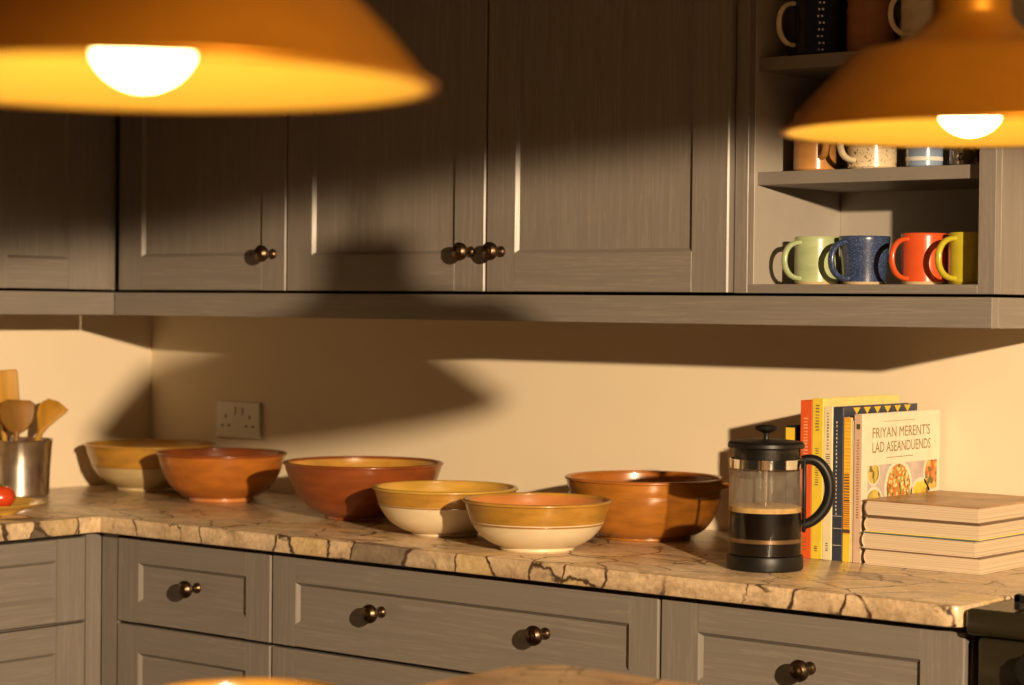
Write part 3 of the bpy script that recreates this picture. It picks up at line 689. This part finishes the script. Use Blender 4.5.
utensil('spatula', 'golden wooden spatula with a slanted head leaning right', (JX+.010, JY-.012, .920), (.105, -.383, 1.120), [(0, .008, .008), (.015, .014, .013), (.035, .024, .024), (.055, .027, .036), (.066, .024, .040), (.078, .012, .012)], w_mid)
g_plate = glaze('yellow_plate_glaze', (.62, .38, .05)); g_tom = glaze('red_tomato_skin', (.62, .06, .012), var=.1); g_stem = plain('tomato_stem', (.10, .14, .03), .6)
t = thing('plate', 'yellow plate in front of the steel pot', 'plate', (.400, -.790, ZC))
bm = bmesh.new(); lathe(bm, [(0, .001), (.060, .001), (.062, .004), (.100, .016), (.115, .022), (.1165, .0235), (.115, .0245), (.098, .0195), (.060, .008), (0, .007)], 56); link('body', bm, g_plate, t, smooth=40)
bm = bmesh.new(); lathe(bm, [(.050, .0), (.055, .0), (.056, .003), (.050, .003)], 56, closed=True); link('foot_ring', bm, g_plate, t, smooth=40)
t = thing('tomato', 'red tomato on the yellow plate', 'tomato', (.409, -.772, ZC+.0082))
bm = bmesh.new(); lathe(bm, smoothprof([(0, .0015), (.016, .0), (.032, .012), (.036, .027), (.028, .043), (.012, .049), (0, .046)], 5), 32)
for v in bm.verts:
    a = math.atan2(v.co.y, v.co.x); k = 1+.025*math.cos(5*a); v.co.x *= k; v.co.y *= k
link('fruit', bm, g_tom, t, smooth=80)
bm = bmesh.new()
for k in range(5):
    a = k*2*PI/5; tube(bm, [(0, 0, .0475), (.009*math.cos(a), .009*math.sin(a), .0505), (.017*math.cos(a), .017*math.sin(a), .0490)], [.002, .0022, .0006], 6)
tube(bm, [(0, 0, .047), (.001, 0, .056)], .0016, 6); link('stem', bm, g_stem, t, smooth=60)

# ------------------------------------------------------------------ cooker
XC0, XC1 = 2.541, 3.141
t = thing('range_cooker', 'black range cooker at the right end of the worktop', 'cooker', ((XC0+XC1)/2, -.33, 0)); L = lambda x: x-(XC0+XC1)/2
cook_en = plain('dark_olive_enamel', (.022, .018, .009), .28, coat=.15)
def ck_(nm, d, m, bev=.002, seg=2, par=None):
    bm = bmesh.new(); box(bm, L(d[0]), L(d[1]), d[2]+.33, d[3]+.33, d[4], d[5], bev, seg=seg); return link(nm, bm, m, par or t, smooth=40)
ck_('body', (XC0, XC1, -.63, -.012, .05, .868), black_en); ck_('control_panel', (XC0, XC1, -.652, -.6305, .775, .866), cook_en, .006, 3)
hob = ck_('hob_top', (XC0-.016, XC1+.004, -.662, -.012, .8685, .908), cook_en, .008, 3)
dr = ck_('oven_door', (XC0+.02, XC1-.02, -.662, -.631, .10, .765), black_en, .004)
bm = bmesh.new(); tube(bm, [(L(XC0+.07), -.705+.33, .72), (L(XC1-.07), -.705+.33, .72)], .010, 12); box(bm, L(XC0+.08), L(XC0+.095), -.70+.33, -.66+.33, .712, .728); box(bm, L(XC1-.095), L(XC1-.08), -.70+.33, -.66+.33, .712, .728); link('door_handle', bm, chrome, dr, smooth=40)
for i in range(5):
    bm = bmesh.new(); n = 24
    lathe(bm, [(0, 0), (.025, 0), (.027, .003), (.027, .010), (.0225, .012), (.0235, .036), (.021, .040), (0, .0405)], n)
    for v in bm.verts:
        a = math.atan2(v.co.y, v.co.x)
        if v.co.z > .011 and (v.co.x**2+v.co.y**2) > .0001: k = 1+.06*math.cos(12*a); v.co.x *= k; v.co.y *= k
    o = link('control_knob', bm, black_en, t, smooth=50); o.location = (L(XC0+.100+i*.107), -.652+.33, .832); o.rotation_euler = (PI/2, 0, 0)
for i in range(2):
    bm = bmesh.new(); x0 = XC0+.05+i*.26; x1 = x0+.24
    for y in (-.640, -.34, -.06): box(bm, L(x0), L(x1), y+.33, y+.342, .920, .932, .002)
    for x in (x0, (x0+x1)/2-.006, x1-.012): box(bm, L(x), L(x+.012), -.640+.33, -.048+.33, .909, .932, .002)
    link('pan_support', bm, black_en, t)

# ------------------------------------------------------------------ island
IX, IY, IX2, IY2 = 2.362, -1.466, 3.74, -3.25
t = thing('kitchen_island', 'kitchen island with a marble top, its rounded corner in the foreground', 'island', ((IX+IX2)/2, (IY+IY2)/2, 0)); ox, oy = (IX+IX2)/2, (IY+IY2)/2
bm = bmesh.new(); pts = []
rad = .06
pts = arc_pts(IX2-rad-ox, IY-rad-oy, rad, 0, 90, 8)+arc_pts(IX+rad-ox, IY-rad-oy, rad, 90, 180, 8)+arc_pts(IX+rad-ox, IY2+rad-oy, rad, 180, 270, 8)+arc_pts(IX2-rad-ox, IY2+rad-oy, rad, 270, 360, 8)
poly_prism(bm, pts, ZC-.04, ZC, .006, 3); link('island_top', bm, marble2_m, t, smooth=40)
bm = bmesh.new(); box(bm, IX+.05-ox, IX2-.05-ox, IY2+.05-oy, IY-.05-oy, .1, ZC-.0405, .002); link('island_body', bm, oak_v, t)
bm = bmesh.new(); box(bm, IX+.10-ox, IX2-.10-ox, IY2+.10-oy, IY-.10-oy, 0, .0995); link('plinth', bm, cab_in, t)
bowl('yellow-orange bowl on the island, only its rim in view', 2.590, -2.175, ZC, .096, .0755, PW, g_ochre, g_yelin, m_rim=g_ochre, group='bowl on the island')

# ------------------------------------------------------------------ pendant lamps
def pendant(label, x, y, zr, R, tilt=(0, 0)):
    t = thing('pendant_lamp', label, 'lamp', (x, y, zr), group='copper pendant lamps over the island')
    P = [(1.0, 0), (.99, .012), (.93, .085), (.86, .17), (.78, .255), (.70, .34), (.645, .40), (.60, .428), (.50, .448), (.39, .475), (.32, .51), (.26, .56), (.215, .61), (.205, .64), (.205, .86), (.19, .88), (.06, .90)]
    out = [(a*R, b*R) for a, b in P]; inn = [(max(a*R-.004, .004), b*R-.001) for a, b in P[:-3]][::-1]
    sh = bmesh.new(); lathe(sh, out, 72); so = link('shade', sh, shade_out, t, smooth=50)
    bm = bmesh.new(); lathe(bm, [(R-.0005, -.0004), (R-.004, -.0004)]+[(max(a*R-.004, .004), b*R-.001) for a, b in P[1:-3]]+[(.0, P[-4][1]*R)], 72); link('shade_lining', bm, shade_in, t, smooth=50)
    bm = bmesh.new(); lathe(bm, [(R+.0025*math.cos(2*PI*k/10), .001+.0025*math.sin(2*PI*k/10)) for k in range(10)], 72, closed=True); link('rim_bead', bm, shade_out, t, smooth=80)
    bm = bmesh.new(); c = .031; rb = .034
    lathe(bm, [(0, c-rb)]+[(rb*math.sin(PI*k/14), c-rb*math.cos(PI*k/14)) for k in range(1, 11)]+[(.016, c+.034), (.0135, c+.045), (0, c+.045)], 32); link('bulb', bm, bulb_m, t, smooth=80)
    bm = bmesh.new(); lathe(bm, [(0, c+.0455), (.0145, c+.0455), (.0165, c+.05), (.0165, .13), (0, .13)], 24); link('lamp_holder', bm, bronze, t, smooth=40)
    bm = bmesh.new(); tube(bm, [(0, 0, .895*R), (0, 0, 2.588-zr)], .0065, 10); link('stem', bm, bronze, t, smooth=50)
    bm = bmesh.new(); lathe(bm, [(0, 2.5995-zr), (.05, 2.5995-zr), (.048, 2.585-zr), (.012, 2.572-zr), (0, 2.572-zr)], 32); link('ceiling_rose', bm, shade_out, t, smooth=40)
    return t
pendant('large blurred copper pendant lamp nearest the camera, top left', 2.9706, -2.6366, 1.4768, .180)
pendant('copper pendant lamp hanging in front of the open shelves', 3.0244, -1.6401, 1.5135, .180)
